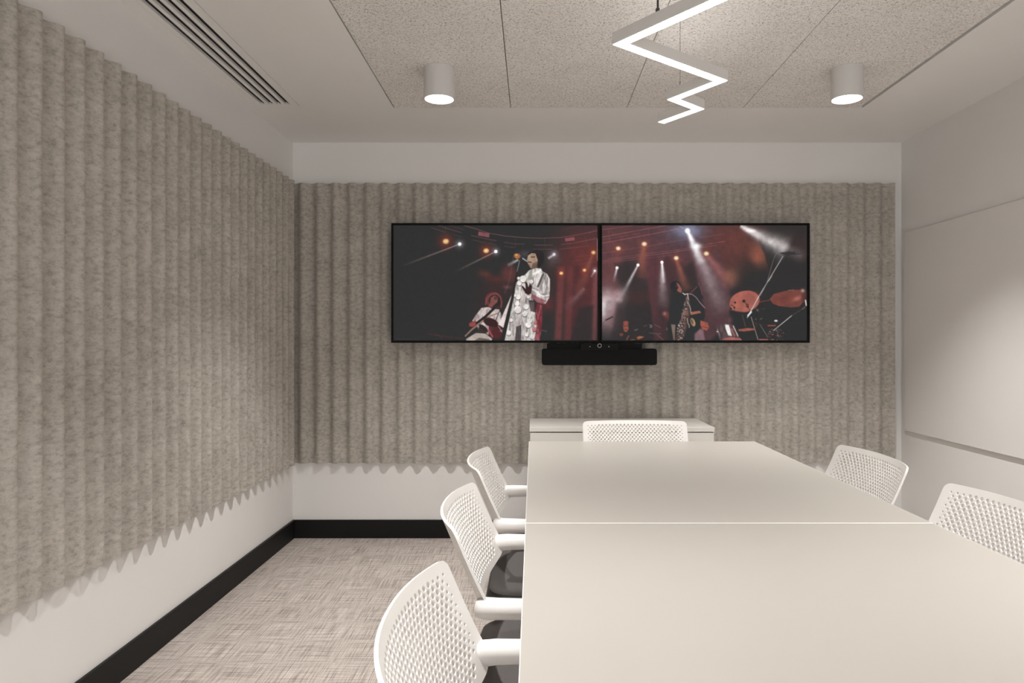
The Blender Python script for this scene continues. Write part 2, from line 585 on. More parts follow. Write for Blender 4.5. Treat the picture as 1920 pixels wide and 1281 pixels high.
def paint_left():
    c = Canvas(160, 1795, 97, 1018, 3.0)
    S = lambda a, b_: (640.5 + .6 * a, 256 + .6 * b_)
    # red haze to the right, dark to the left
    c.blob(1700, 560, 260, 420, (92, 42, 44), .9, p=1.5, tex=.25, seed=3)
    c.blob(1720, 330, 200, 150, (120, 50, 46), .75, tex=.3, seed=4)
    c.blob(1780, 150, 230, 90, (92, 50, 54), .6)
    c.blob(900, 490, 50, 28, (110, 52, 42), .9, ang=20, tex=.3, seed=8)
    c.blob(985, 530, 80, 28, (98, 45, 42), .8, tex=.3, seed=9)
    c.blob(1085, 485, 60, 70, (118, 52, 50), .85, p=1.6, tex=.3, seed=10)
    c.blob(1030, 600, 120, 60, (78, 42, 44), .7, tex=.4, seed=11)
    c.blob(1070, 592, 30, 14, (130, 80, 84), .6)
    c.blob(940, 760, 120, 140, (64, 42, 44), .6)
    c.blob(1380, 720, 60, 60, (120, 42, 46), .8, tex=.3, seed=12)
    # curtains and dark gaps
    for x0, x1, col in ((1455, 1520, (124, 56, 56)), (1530, 1600, (112, 50, 52)), (1740, 1795, (128, 66, 68))):
        c.poly([(x0 + 25, 430), (x1 + 10, 430), (x1 - 15, 1018), (x0 - 5, 1018)], col, .75, soft=14)
    c.poly([(1600, 420), (1660, 420), (1650, 1018), (1585, 1018)], (80, 42, 44), .6, soft=12)
    c.poly([(1645, 760), (1760, 740), (1755, 1018), (1580, 1018)], (50, 44, 46), .85, soft=14)
    c.beam(1690, 600, 1540, 760, 16, 45, (150, 100, 104), .6, .15, .4, 5)
    c.beam(1755, 330, 1640, 640, 10, 60, (150, 78, 60), .75, .2, .2, 6)
    # trusses
    for pts, w, al in (([(520, 97), (610, 128), (705, 155)], 3, .9), ([(465, 115), (570, 152)], 3, .8), ([(610, 97), (725, 132)], 2.5, .6),
                       ([(725, 97), (830, 128), (930, 160), (1060, 182), (1200, 195), (1350, 200), (1500, 194), (1640, 172), (1795, 138)], 4, .95),
                       ([(785, 178), (880, 200), (985, 220)], 3.5, .85), ([(795, 212), (900, 238)], 3, .7), ([(640, 172), (700, 186)], 3, .6),
                       ([(1050, 232), (1130, 245), (1210, 248)], 3.5, .7), ([(1290, 254), (1435, 254)], 4, .8), ([(1505, 250), (1620, 235), (1795, 200)], 4, .8),
                       ([(920, 240), (985, 254)], 3, .7), ([(1045, 264), (1135, 274)], 3, .6), ([(1280, 288), (1430, 288)], 3.5, .7), ([(1490, 288), (1725, 262)], 3.5, .7),
                       ([(1510, 132), (1670, 97)], 2.5, .5), ([(1620, 350), (1795, 325)], 3, .4), ([(1590, 385), (1795, 350)], 3, .35), ([(1640, 410), (1795, 385)], 3, .35),
                       ([(1720, 170), (1795, 118)], 3, .4), ([(1135, 195), (1138, 262)], 2.5, .4), ([(1372, 200), (1374, 275)], 2.5, .4), ([(1690, 165), (1712, 250)], 2.5, .4),
                       ([(575, 105), (575, 150)], 3, .4)):
        c.line(pts, w, (150, 84, 90), al * .85)
    c.poly([(842, 146), (930, 162), (926, 193), (838, 178)], (150, 74, 84), .9)
    c.poly([(1535, 200), (1610, 190), (1613, 217), (1538, 226)], (146, 72, 80), .9)
    # lamps
    for x, y, r in ((580, 225, 24), (903, 300, 22), (1762, 314, 17), (1505, 480, 15), (1690, 456, 14)):
        c.blob(x, y, r * 2.2, r * 2.2, (150, 48, 40), .75)
        c.ell(x, y, r, r * .85, (225, 168, 88), 1, soft=5)
        c.ell(x, y, r * .5, r * .4, (245, 215, 140), .9, soft=4)
    for x0, y0, x1, y1 in ((690, 247, 220, 425), (980, 306, 650, 470)):
        c.beam(x0, y0, x1, y1, 5, 9, (185, 140, 138), .85, 0)
    for x, y, r in ((690, 247, 14), (980, 306, 13), (1447, 330, 12), (1773, 461, 9)):
        c.blob(x, y, r * 2.2, r * 2.2, (190, 180, 190), .5)
        c.ell(x, y, r, r, (255, 255, 255), 1, soft=3)
    c.beam(1447, 330, 1400, 362, 8, 12, (240, 240, 245), .95, .6)
    c.blob(1440, 360, 50, 60, (130, 110, 120), .35)
    c.beam(1773, 461, 1742, 512, 6, 9, (220, 200, 200), .8, .2)
    c.beam(1160, 372, 1075, 418, 10, 16, (210, 200, 200), .85, .2, .3, 7)
    # guitarist
    K = lambda L: [S(*q) for q in L]
    c.ell(*S(540, 730), 68, 62, (128, 52, 54), .95, ang=20, soft=6)
    c.ell(*S(560, 740), 54, 52, (48, 42, 43), 1, soft=5)
    c.line(K([(430, 790), (440, 720), (500, 660), (570, 645), (625, 690), (645, 760), (635, 830)]), 10, (150, 62, 66), .85, soft=3)
    c.poly(K([(500, 700), (545, 670), (595, 690), (585, 760), (540, 800), (500, 830), (470, 815), (490, 760)]), (134, 74, 66), .95, soft=3)
    c.poly(K([(540, 690), (590, 680), (580, 720), (545, 730)]), (72, 48, 46), .8, soft=2)
    c.poly(K([(375, 835), (470, 825), (520, 850), (610, 855), (640, 930), (620, 1060), (540, 1080), (500, 1190), (360, 1190), (300, 1030), (250, 1010), (300, 930)]), (196, 182, 178), 1, soft=2, tex=.5, tcol=(120, 90, 90), seed=21)
    c.poly(K([(210, 1040), (290, 1000), (320, 1050), (260, 1090), (210, 1080)]), (150, 62, 60), 1, soft=2)
    c.line(K([(545, 840), (430, 950), (310, 1040)]), 20, (42, 38, 38), 1)
    c.line(K([(620, 870), (560, 1010)]), 6, (50, 44, 44), .9)
    c.line(K([(600, 905), (480, 950), (360, 1040), (250, 1120), (160, 1210)]), 12, (150, 110, 96), .95)
    c.ell(*S(500, 1030), 62, 34, (60, 34, 36), 1, ang=20, soft=3)
    c.ell(*S(400, 1110), 46, 20, (52, 40, 40), 1, ang=40, soft=3)
    c.poly(K([(330, 1090), (420, 1140), (460, 1200), (350, 1200)]), (58, 48, 48), 1)
    c.poly(K([(170, 1250), (300, 1170), (430, 1180), (520, 1250), (500, 1290), (170, 1290)]), (176, 160, 150), 1, soft=2)
    c.poly(K([(250, 1290), (340, 1235), (470, 1250), (520, 1290)]), (104, 92, 78), 1)
    c.poly(K([(470, 1080), (640, 1090), (660, 1230), (560, 1250), (470, 1190)]), (92, 34, 40), .9, soft=3)
    c.line(K([(470, 1130), (520, 1220)]), 14, (190, 70, 74), .8)
    c.line(K([(600, 1080), (650, 1160)]), 6, (200, 150, 150), .8)
    c.line(K([(620, 1150), (690, 1110)]), 5, (190, 150, 150), .7)
    # singer: hair, face, robe
    c.ell(*S(1120, 170), 58, 66, (44, 38, 40), 1, soft=6)
    c.blob(*S(960, 115), 42, 26, (80, 70, 74), .8)
    c.poly(K([(1000, 125), (1040, 100), (1100, 105), (1130, 170), (1120, 250), (1090, 300), (1040, 310), (1010, 270), (990, 235), (985, 190)]), (176, 142, 116), 1, soft=3)
    c.poly(K([(1060, 240), (1120, 210), (1125, 300), (1060, 330), (1035, 315)]), (104, 80, 64), .9, soft=4)
    c.line(K([(1035, 155), (1085, 150)]), 6, (66, 46, 42), .9)
    c.line(K([(1030, 130), (1080, 128)]), 4, (90, 64, 56), .7)
    c.line(K([(998, 222), (1040, 228)]), 9, (88, 44, 44), .9)
    c.line(K([(1000, 150), (992, 195)]), 5, (206, 176, 150), .8)
    c.line(K([(1130, 195), (1160, 215)]), 12, (150, 128, 118), .8)
    robe = K([(1010, 335), (1100, 305), (1170, 310), (1190, 350), (1250, 380), (1290, 450), (1290, 560), (1280, 700), (1230, 780), (1120, 760), (1060, 700), (1100, 900), (1120, 1100), (1100, 1290), (620, 1290), (700, 1100), (600, 1060), (770, 680), (840, 500), (880, 450), (960, 390)])
    c.poly(robe, (206, 198, 192), 1, soft=2, tex=.6, tcol=(110, 96, 96), seed=31, cell=30)
    c.poly(K([(1120, 780), (1180, 800), (1190, 1000), (1150, 1290), (1080, 1290), (1110, 1080), (1090, 900)]), (126, 36, 46), .95, soft=4, tex=.6, tcol=(180, 110, 116), seed=33)
    c.poly(K([(1040, 640), (1110, 680), (1240, 740), (1200, 785), (1110, 760), (1040, 700)]), (140, 64, 74), .8, soft=5)
    c.poly(K([(770, 680), (600, 1060), (680, 1110), (760, 860)]), (212, 196, 190), 1, soft=2)
    c.poly(K([(1000, 730), (1090, 740), (1110, 900), (1030, 880)]), (62, 44, 48), .9, soft=4)
    c.poly(K([(840, 1090), (910, 1060), (900, 1290), (820, 1290)]), (60, 52, 52), 1, soft=3)
    c.poly(K([(900, 680), (970, 670), (940, 860), (900, 1060), (820, 1090), (880, 900)]), (198, 184, 178), 1, soft=2)
    c.line(K([(980, 680), (930, 900), (870, 1070)]), 4, (120, 100, 98), .8)
    for a in range(800, 1080, 22):
        c.line(K([(a, 560 + (a % 7) * 20), (a - 40, 900), (a - 60, 1270)]), 3, (70, 62, 62), .55)
        c.line(K([(a + 8, 760), (a - 20, 1000), (a - 30, 1280)]), 3, (232, 224, 220), .5)
    for a, b_, r in ((930, 450, 46), (880, 510, 30), (1038, 485, 28), (865, 690, 34), (820, 670, 20), (850, 780, 32), (970, 820, 36), (952, 915, 36), (1020, 945, 30), (860, 860, 50),
                     (1020, 1005, 34), (1000, 1065, 38), (1080, 1120, 30), (1050, 1220, 34), (770, 1000, 26), (980, 1190, 30), (740, 1170, 34), (1090, 1030, 22), (1000, 690, 22), (870, 440, 20)):
        x, y = S(a, b_)
        red = a > 1060 and b_ > 900
        c.ell(x + 1, y + 4, r * .62, r * .64, (76, 62, 62), .9)
        c.ell(x, y, r * .6, r * .6, (196, 110, 112) if red else (222, 214, 208), 1)
    c.poly(K([(1185, 385), (1215, 372), (1140, 560), (1110, 560)]), (66, 56, 58), .85, soft=2)
    for q in (((1230, 400), (1170, 560)), ((1260, 430), (1230, 620)), ((1120, 640), (1270, 670)), ((1060, 570), (1140, 600))):
        c.line(K(q), 6, (120, 104, 106), .7)
    c.line(K([(1130, 650), (1200, 680), (1275, 665)]), 10, (240, 234, 230), .8)
    c.line(K([(1060, 590), (1150, 650)]), 12, (232, 226, 222), .8)
    c.poly(K([(1020, 340), (1050, 330), (1050, 400), (1000, 470), (985, 460)]), (150, 144, 128), .9, soft=2)
    c.poly(K([(1050, 380), (1150, 320), (1180, 345), (1070, 400)]), (226, 220, 214), .9, soft=2)
    # shading of face and hair
    c.poly(K([(1095, 110), (1150, 120), (1190, 190), (1170, 280), (1120, 300), (1125, 200)]), (40, 36, 38), .95, soft=3)
    c.line(K([(1000, 122), (1040, 96), (1105, 100), (1140, 130)]), 12, (42, 37, 40), 1, soft=2)
    c.blob(*S(1085, 200), 16, 26, (150, 112, 88), .8)
    c.line(K([(1032, 158), (1060, 166), (1088, 158)]), 4, (50, 36, 36), .9)
    c.line(K([(1012, 262), (1040, 282), (1080, 290)]), 5, (120, 88, 72), .8)
    for k in range(26):
        a_ = 640 + (k * 97) % 460
        b_ = 560 + (k * 151) % 700
        if a_ < 1290 - b_ * .5 and a_ < 760:
            continue
        c.line(K([(a_, b_), (a_ - 12, b_ + 60)]), 3, (92, 80, 82), .6)
    for q in (((1205, 420), (1150, 640)), ((1240, 400), (1215, 560), (1240, 650)), ((1180, 610), (1240, 700)), ((1100, 420), (1090, 560))):
        c.line(K(q), 4, (138, 124, 124), .7)
    # hand
    c.poly(K([(960, 490), (985, 500), (1000, 560), (1020, 520), (1050, 540), (1040, 640), (1000, 665), (960, 640), (910, 550), (925, 540), (965, 585)]), (60, 34, 36), 1, soft=2)
    # microphone stand and cable
    c.line(K([(885, 190), (830, 470), (790, 690), (740, 900), (650, 1290)]), 7, (44, 42, 42), 1, w2=34)
    c.line(K([(885, 200), (850, 350)]), 4, (190, 180, 176), .8)
    c.line(K([(800, 150), (760, 400), (720, 560), (680, 640)]), 3, (110, 90, 90), .8)
    c.line(K([(925, 175), (985, 215)]), 10, (180, 176, 180), .9)
    c.ell(*S(848, 145), 26, 20, (188, 106, 46), 1, ang=30, soft=4)
    c.ell(*S(840, 130), 10, 8, (235, 170, 80), .9, soft=4)
    c.line(K([(870, 110), (900, 150)]), 5, (180, 90, 150), .7)
    # stage floor
    c.line([(430, 965), (560, 985), (720, 1005)], 4, (130, 40, 48), .6)
    c.line([(490, 965), (560, 1000)], 3, (150, 44, 52), .5)
    c.line([(1345, 936), (1390, 945)], 3, (150, 140, 140), .6)
    c.line([(1795, 205), (1795, 380)], 4, (230, 210, 210), .7)
    c.line([(180, 1006), (380, 1008)], 3, (90, 86, 84), .4)
    return c

def paint_right():
    c = Canvas(80, 1722, 97, 1018, 3.0)
    S = lambda a, b_: (42.7 + .5 * a, 427 + .5 * b_)
    D = lambda a, b_: (896.7 + .5 * a, 427 + .5 * b_)
    c.blob(500, 250, 620, 330, (98, 56, 60), .95, p=2, tex=.2, seed=40)
    c.blob(800, 150, 260, 140, (78, 70, 86), .8)
    c.blob(1120, 230, 260, 260, (104, 54, 50), .85, p=1.5, tex=.2, seed=41)
    c.blob(160, 600, 140, 260, (120, 62, 66), .8, p=1.5, tex=.2, seed=42)
    c.blob(150, 250, 200, 200, (106, 58, 60), .5)
    c.blob(1500, 600, 330, 330, (48, 47, 48), .92, p=1.5)
    c.blob(1650, 300, 260, 180, (66, 46, 46), .7)
    c.blob(280, 500, 80, 130, (48, 46, 48), .85, p=1.5)
    c.blob(350, 790, 120, 160, (50, 47, 48), .85, p=1.5)
    c.blob(370, 670, 110, 60, (102, 48, 42), .8, p=1.4)
    c.poly([(420, 340), (520, 330), (560, 1018), (500, 1018)], (92, 50, 56), .8, soft=12)
    c.poly([(590, 330), (700, 400), (620, 640), (600, 1018), (500, 1018), (520, 600)], (74, 46, 50), .75, soft=12)
    c.poly([(820, 390), (1010, 270), (1120, 700), (1090, 880), (950, 1018), (880, 1018)], (92, 56, 62), .8, soft=14)
    c.poly([(720, 440), (820, 380), (880, 760), (800, 700)], (58, 46, 48), .8, soft=14)
    c.blob(1180, 690, 90, 60, (74, 44, 46), .6)
    c.poly([(180, 400), (360, 380), (420, 500), (500, 1018), (330, 1018), (250, 720)], (54, 46, 48), .6, soft=18)
    # trusses
    for pts, w, al in (([(80, 132), (330, 97)], 3.5, .9), ([(80, 190), (590, 98)], 5, .95), ([(80, 240), (420, 178), (720, 118)], 4.5, .95), ([(80, 212), (380, 160)], 3, .6),
                       ([(80, 320), (500, 255), (760, 205)], 3.5, .7), ([(130, 365), (700, 290), (1060, 225)], 4, .7), ([(80, 385), (640, 315), (1000, 255)], 4, .75),
                       ([(80, 400), (640, 335)], 3.5, .6), ([(860, 195), (1060, 165)], 3.5, .6), ([(940, 245), (1070, 222)], 3, .5), ([(130, 140), (140, 215)], 3, .6), ([(450, 125), (455, 180)], 3, .5),
                       ([(420, 345), (760, 290)], 3, .5)):
        c.line(pts, w, (168, 92, 94), al * .75)
    # orange beams
    c.beam(415, 250, 390, 520, 22, 52, (168, 84, 64), .95, .25)
    c.beam(672, 360, 760, 620, 16, 46, (165, 84, 64), .95, .3)
    c.beam(205, 285, 205, 420, 16, 34, (140, 72, 62), .6, .1)
    c.beam(916, 325, 1130, 600, 20, 70, (176, 94, 92), .9, .25)
    c.blob(1110, 500, 60, 60, (172, 96, 72), .65, tex=.2, seed=50)
    c.blob(1330, 330, 70, 95, (152, 78, 58), .95, ang=-25, p=1.4)
    c.poly([(1340, 230), (1380, 320), (1420, 450), (1560, 500), (1722, 480), (1722, 400), (1500, 300)], (48, 46, 47), .85, soft=8)
    c.blob(1180, 250, 90, 120, (112, 58, 50), .6)
    # white beams
    c.blob(765, 140, 110, 60, (140, 150, 190), .75)
    c.beam(765, 140, 1060, 800, 16, 100, (196, 178, 184), .95, .12, .2, 51)
    c.beam(765, 140, 880, 400, 12, 45, (248, 248, 252), 1, .4, .35, 52)
    c.blob(835, 262, 38, 22, (250, 250, 252), .9)
    c.ell(765, 140, 20, 20, (255, 255, 255), 1, soft=7)
    c.line([(735, 120), (700, 105)], 4, (200, 210, 240), .6)
    c.beam(1190, 100, 1560, 290, 18, 95, (226, 218, 216), .95, .55, .35, 53)
    c.beam(1250, 150, 1700, 350, 10, 60, (200, 190, 190), .6, .15, .4, 54)
    c.ell(1265, 138, 42, 14, (250, 248, 246), .8, ang=10, soft=8)
    c.beam(560, 392, 572, 760, 10, 58, (186, 168, 174), .95, .1, .35, 55)
    c.beam(560, 392, 575, 560, 6, 18, (240, 236, 238), .95, .3, .3, 56)
    c.beam(200, 436, 170, 560, 9, 14, (230, 220, 222), .95, .0, .2, 57)
    c.beam(368, 414, 240, 660, 8, 22, (214, 196, 198), .95, .2, .4, 58)
    c.blob(120, 730, 60, 110, (214, 198, 200), .8, tex=.35, seed=59)
    c.blob(210, 680, 50, 70, (196, 170, 174), .75, ang=20, tex=.5, seed=60)
    c.blob(130, 860, 70, 90, (158, 112, 118), .75, tex=.25, seed=61)
    c.blob(90, 760, 22, 80, (230, 220, 220), .7)
    c.line([(88, 880), (105, 862), (118, 850)], 3, (60, 50, 50), .9)
    c.line([(112, 855), (164, 829)], 9, (42, 40, 40), 1)
    c.poly([(200, 720), (260, 700), (220, 1018), (150, 1018)], (54, 46, 48), .6, soft=16)
    for x, y, r in ((210, 281, 19), (418, 246, 20), (675, 358, 19), (916, 323, 20)):
        c.blob(x, y, r * 1.9, r * 1.7, (160, 70, 54), .7)
        c.ell(x, y, r, r * .85, (240, 200, 150), 1, soft=4)
        c.ell(x, y, r * .45, r * .4, (255, 246, 215), 1, soft=3)
        for k in range(6):
            c.ell(x + r * .62 * math.cos(k * PI / 3), y + r * .5 * math.sin(k * PI / 3), 2.5, 2.5, (170, 130, 60), .7)
    for x, y, r in ((200, 436, 12), (368, 414, 12), (560, 392, 12)):
        c.ell(x, y, r, r, (255, 255, 255), 1, soft=3)
    K = lambda L: [S(*q) for q in L]
    Q = lambda L: [D(*q) for q in L]
    # drummer, far left low
    c.ell(*S(455, 895), 22, 13, (150, 70, 56), 1, soft=2)
    c.poly(K([(415, 920), (490, 920), (500, 1000), (470, 1050), (430, 1040), (412, 980)]), (158, 74, 58), 1, soft=3)
    c.line(K([(425, 950), (485, 950)]), 6, (70, 44, 42), .8)
    c.line(K([(440, 1005), (480, 1005)]), 5, (80, 44, 42), .8)
    c.poly(K([(340, 1080), (400, 1060), (420, 1090), (380, 1120)]), (130, 60, 48), .9, soft=3)
    c.poly(K([(630, 1130), (680, 1110), (750, 1125), (700, 1150), (650, 1170)]), (176, 92, 58), .95, soft=3)
    c.line(K([(500, 1110), (470, 1170)]), 12, (130, 66, 62), .9)
    c.line(K([(540, 1175), (590, 1168)]), 8, (150, 80, 60), .9)
    for q in (((590, 1015), (650, 1000)), ((740, 955), (790, 940)), ((830, 935), (870, 935)), ((845, 975), (875, 965)), ((830, 1062), (1020, 1080)), ((920, 930), (1010, 975)), ((960, 1095), (1060, 1175)), ((1095, 1010), (1125, 1000)), ((1110, 975), (1120, 1015)), ((600, 1025), (640, 1010))):
        c.line(K(q), 4, (120, 108, 110), .75)
    c.ell(*S(860, 955), 9, 11, (150, 140, 140), .8); c.ell(*S(860, 955), 5, 7, (50, 48, 50), .9)
    c.blob(*S(1080, 755), 16, 16, (190, 120, 110), .8)
    c.blob(*S(1120, 780), 18, 30, (150, 60, 54), .7)
    # saxophonist: dark body
    c.poly(K([(1190, 560), (1230, 440), (1340, 410), (1440, 460), (1560, 440), (1670, 520), (1720, 660), (1730, 800), (1680, 920), (1600, 1010), (1560, 1180), (1240, 1180), (1170, 940), (1150, 760)]), (47, 48, 50), 1, soft=5)
    c.ell(*S(1250, 320), 42, 46, (44, 44, 47), 1, soft=4)
    c.poly(K([(1265, 255), (1310, 280), (1350, 360), (1350, 420), (1310, 410), (1270, 380), (1300, 340)]), (164, 86, 74), .95, soft=3)
    c.line(K([(1250, 310), (1290, 320)]), 5, (110, 64, 60), .8)
    c.poly(K([(1490, 730), (1640, 705), (1665, 740), (1500, 775)]), (168, 92, 70), 1, soft=2)
    c.poly(K([(1600, 320), (1640, 270), (1680, 400), (1700, 520), (1640, 520), (1560, 420)]), (48, 46, 50), .9, soft=4)
    c.line(K([(1625, 270), (1660, 360), (1680, 450)]), 7, (140, 70, 78), .8)
    c.line(K([(1490, 425), (1600, 320)]), 4, (150, 90, 96), .8)
    c.line(K([(1440, 430), (1520, 445), (1580, 490), (1640, 570), (1720, 660)]), 6, (170, 120, 130), .9)
    c.poly(K([(1180, 925), (1250, 930), (1240, 1175), (1220, 1175)]), (128, 104, 88), .95, soft=3)
    c.poly(K([(1560, 1080), (1640, 1000), (1690, 1010), (1725, 1180), (1560, 1180)]), (150, 100, 108), .85, soft=8, tex=.6, tcol=(100, 96, 106), seed=62)
    c.poly(K([(1650, 860), (1770, 900), (1795, 980), (1750, 1025), (1680, 1000), (1650, 930)]), (165, 78, 60), 1, soft=3)
    c.line(K([(1680, 960), (1780, 985)]), 5, (90, 44, 40), .8)
    # saxophone, a cone full of keys
    cone = K([(1425, 480), (1465, 480), (1490, 620), (1500, 720), (1460, 860), (1430, 1000), (1390, 1130), (1330, 1180), (1250, 1180), (1270, 1080), (1330, 880), (1370, 700), (1395, 560)])
    c.poly(cone, (80, 62, 58), .95, soft=3)
    rng = random.Random(5)
    for k in range(170):
        t = rng.random()
        a = 1445 - 140 * t + (rng.random() - .5) * (40 + 110 * t)
        b_ = 490 + 680 * t
        col = rng.choice([(196, 176, 168), (150, 112, 92), (124, 66, 60), (210, 200, 196), (44, 40, 42)])
        x, y = S(a, b_)
        if k % 3:
            c.ell(x, y, 4 + 3 * rng.random(), 2.6, col, .85, ang=rng.random() * 90)
        else:
            c.line([(x, y), (x + rng.uniform(-6, 6), y + rng.uniform(6, 16))], 3, col, .8)
    c.line(K([(1370, 425), (1405, 450)]), 7, (220, 210, 205), .9)
    c.line(K([(1410, 440), (1445, 440), (1452, 475)]), 8, (200, 170, 160), .9)
    c.line(K([(1450, 570), (1490, 660), (1500, 740)]), 5, (200, 180, 170), .8)
    for yy in (715, 740, 765):
        c.line(K([(1380, yy), (1450, yy + 8)]), 7, (160, 104, 88), .9)
    c.ell(*S(1530, 890), 18, 34, (170, 136, 92), 1, ang=-20, soft=3)
    c.ell(*S(1518, 885), 9, 24, (104, 80, 58), 1, ang=-20, soft=3)
    c.line(K([(1440, 830), (1450, 900), (1475, 950), (1470, 975)]), 6, (190, 160, 140), .9)
    # drum kit
    c.ell(*D(650, 562), 126, 88, (48, 44, 46), 1, ang=-14)
    c.ell(*D(650, 560), 124, 85, (172, 88, 74), 1, ang=-14, soft=2.5)
    c.blob(*D(720, 500), 70, 40, (158, 76, 66), .5, ang=-15)
    c.blob(*D(560, 640), 60, 40, (186, 96, 74), .5, ang=-15)
    for a, b_, r in ((640, 552, 13), (500, 575, 9), (430, 670, 9), (487, 655, 8), (437, 622, 5), (697, 615, 11), (700, 640, 10)):
        c.ell(*D(a, b_), r, r * .9, (58, 42, 42), 1)
    for q in (((640, 555), (690, 610), (735, 700)), ((455, 615), (487, 655), (490, 710))):
        c.line(Q(q), 4, (62, 42, 42), 1)
    c.ell(*D(700, 620), 4, 5, (170, 88, 74), 1)
    c.poly(Q([(430, 705), (700, 735), (760, 760), (760, 900), (560, 960), (430, 880), (400, 700)]), (46, 46, 48), .95, soft=5)
    c.poly(Q([(1055, 520), (1120, 440), (1300, 390), (1480, 370), (1610, 370), (1600, 560), (1530, 640), (1400, 655), (1200, 630), (1100, 590)]), (128, 62, 54), 1, soft=3)
    c.blob(*D(1500, 510), 40, 18, (184, 104, 86), .8, ang=-25)
    c.blob(*D(1290, 500), 60, 20, (104, 54, 48), .6, ang=-10)
    c.poly(Q([(1570, 360), (1640, 380), (1650, 560), (1560, 560)]), (96, 52, 48), .8, soft=8)
    c.blob(*D(1585, 385), 14, 14, (206, 160, 140), .9)
    c.line(Q([(1350, 380), (1440, 372)]), 4, (200, 140, 120), .7)
    c.line(Q([(890, 568), (1055, 535)]), 7, (128, 56, 50), .9)
    c.line(Q([(1630, 540), (1640, 620)]), 10, (220, 214, 212), .9)
    c.line(Q([(1625, 640), (1580, 680)]), 7, (150, 90, 90), .9)
    # microphone stand
    c.poly([(1490, 318), (1575, 306), (1690, 310), (1680, 326), (1560, 338)], (52, 50, 52), .95, soft=4)
    c.line([(1630, 316), (1678, 316)], 5, (120, 110, 110), .8)
    c.line([(1530, 345), (1340, 660), (1245, 835)], 5, (196, 190, 188), .95, w2=7)
    c.line([(1536, 350), (1330, 700)], 3, (60, 56, 56), .8)
    c.line([(1510, 318), (1475, 325), (1455, 370), (1400, 560), (1350, 660)], 4, (140, 116, 114), .8)
    c.line([(1440, 500), (1415, 540)], 11, (150, 146, 144), .8)
    c.line([(1275, 790), (1250, 820)], 14, (224, 220, 216), .95)
    c.line([(1275, 830), (1330, 1010)], 5, (176, 160, 156), .85)
    c.line([(1205, 810), (1230, 910)], 3, (120, 96, 94), .8)
    c.line([(1345, 890), (1408, 990)], 5, (130, 110, 108), .8)
    c.line([(1455, 938), (1600, 820)], 6, (200, 190, 188), .9)
    c.line([(1600, 820), (1680, 770)], 3, (120, 80, 80), .8)
    # snare
    c.poly(Q([(205, 960), (330, 910), (480, 930), (560, 1110), (600, 1178), (260, 1178), (215, 1080)]), (96, 74, 76), 1, soft=3, tex=.7, tcol=(60, 50, 52), seed=70, cell=20)
    c.poly(Q([(340, 930), (400, 930), (450, 1110), (390, 1100), (350, 1000)]), (236, 232, 228), .95, soft=4)
    c.line(Q([(470, 950), (545, 1110)]), 7, (226, 200, 196), .9)
    c.line(Q([(440, 1000), (490, 1110)]), 9, (190, 90, 90), .9)
    c.line(Q([(220, 1000), (250, 1100)]), 5, (200, 150, 150), .7)
    c.ell(*D(215, 1040), 6, 6, (220, 216, 214), .9)
    c.poly(Q([(280, 1178), (340, 1140), (450, 1130), (580, 1145), (615, 1178)]), (176, 88, 84), 1, soft=2)
    c.blob(*D(410, 860), 22, 34, (120, 70, 78), .7)
    c.poly(Q([(550, 1005), (680, 985), (820, 990), (820, 1015), (640, 1038), (560, 1030)]), (164, 82, 66), 1, soft=2)
    c.poly(Q([(1020, 935), (1150, 932), (1150, 955), (1020, 955)]), (156, 74, 58), 1, soft=2)
    c.poly(Q([(885, 1160), (1030, 1160), (1030, 1178), (880, 1178)]), (164, 86, 80), 1, soft=2)
    c.poly(Q([(1080, 1160), (1130, 1160), (1120, 1178), (1080, 1178)]), (150, 76, 70), 1, soft=2)
    c.ell(*D(1155, 868), 14, 8, (220, 216, 214), .9)
    for k in range(70):
        a, b_ = rng.uniform(1030, 1300), rng.uniform(1000, 1178)
        if k > 52:
            a, b_ = rng.uniform(780, 960), rng.uniform(640, 960)
        x, y = D(a, b_)
        c.line([(x, y), (x + rng.uniform(-16, 16), y + rng.uniform(-10, 10))], 3.5, rng.choice([(128, 60, 54), (150, 96, 90), (90, 60, 60), (176, 150, 146)]), .75)
    return c

def screen_surface(c, x0, x1, z0, z1, y):
    """grid mesh carrying the picture as a colour attribute"""
    ny, nx = c.ny, c.nx
    gx, gz = np.meshgrid(np.linspace(x0, x1, nx), np.linspace(z1, z0, ny))
    co = np.stack([gx, np.full_like(gx, y), gz], -1).reshape(-1, 3).astype(np.float32)
    idx = np.arange(nx * ny).reshape(ny, nx)
    quads = np.stack([idx[:-1, :-1], idx[1:, :-1], idx[1:, 1:], idx[:-1, 1:]], -1).reshape(-1, 4)
    me = bpy.data.meshes.new('screen')
    me.vertices.add(len(co)); me.vertices.foreach_set('co', co.ravel())
    me.loops.add(quads.size); me.loops.foreach_set('vertex_index', quads.ravel().astype(np.int32))
    me.polygons.add(len(quads)); me.polygons.foreach_set('loop_start', np.arange(0, quads.size, 4, dtype=np.int32))
    me.update(calc_edges=True)
    n_ = (.80 + .4 * fbm(c.X, c.Y, 34, 91))[..., None]
    A = 44 + (c.A - 44) * n_ + (np.random.RandomState(3).rand(*c.A.shape[:2], 1) - .5) * 7
    P_ = np.pad(A, ((1, 1), (1, 1), (0, 0)), mode='edge')
    A = A * .4 + (P_[:-2, 1:-1] + P_[2:, 1:-1] + P_[1:-1, :-2] + P_[1:-1, 2:]) * .15
    c.A = A
    g = c.A.mean(-1, keepdims=True)
    s = np.clip(g + (c.A - g) * .74 - 4, 0, 255) / 255.0
    l = np.where(s <= .04045, s / 12.92, ((s + .055) / 1.055) ** 2.4).reshape(-1, 3)
    at = me.color_attributes.new('picture', 'FLOAT_COLOR', 'POINT')
    at.data.foreach_set('color', np.concatenate([l, np.ones((len(l), 1))], 1).astype(np.float32).ravel())
    return me

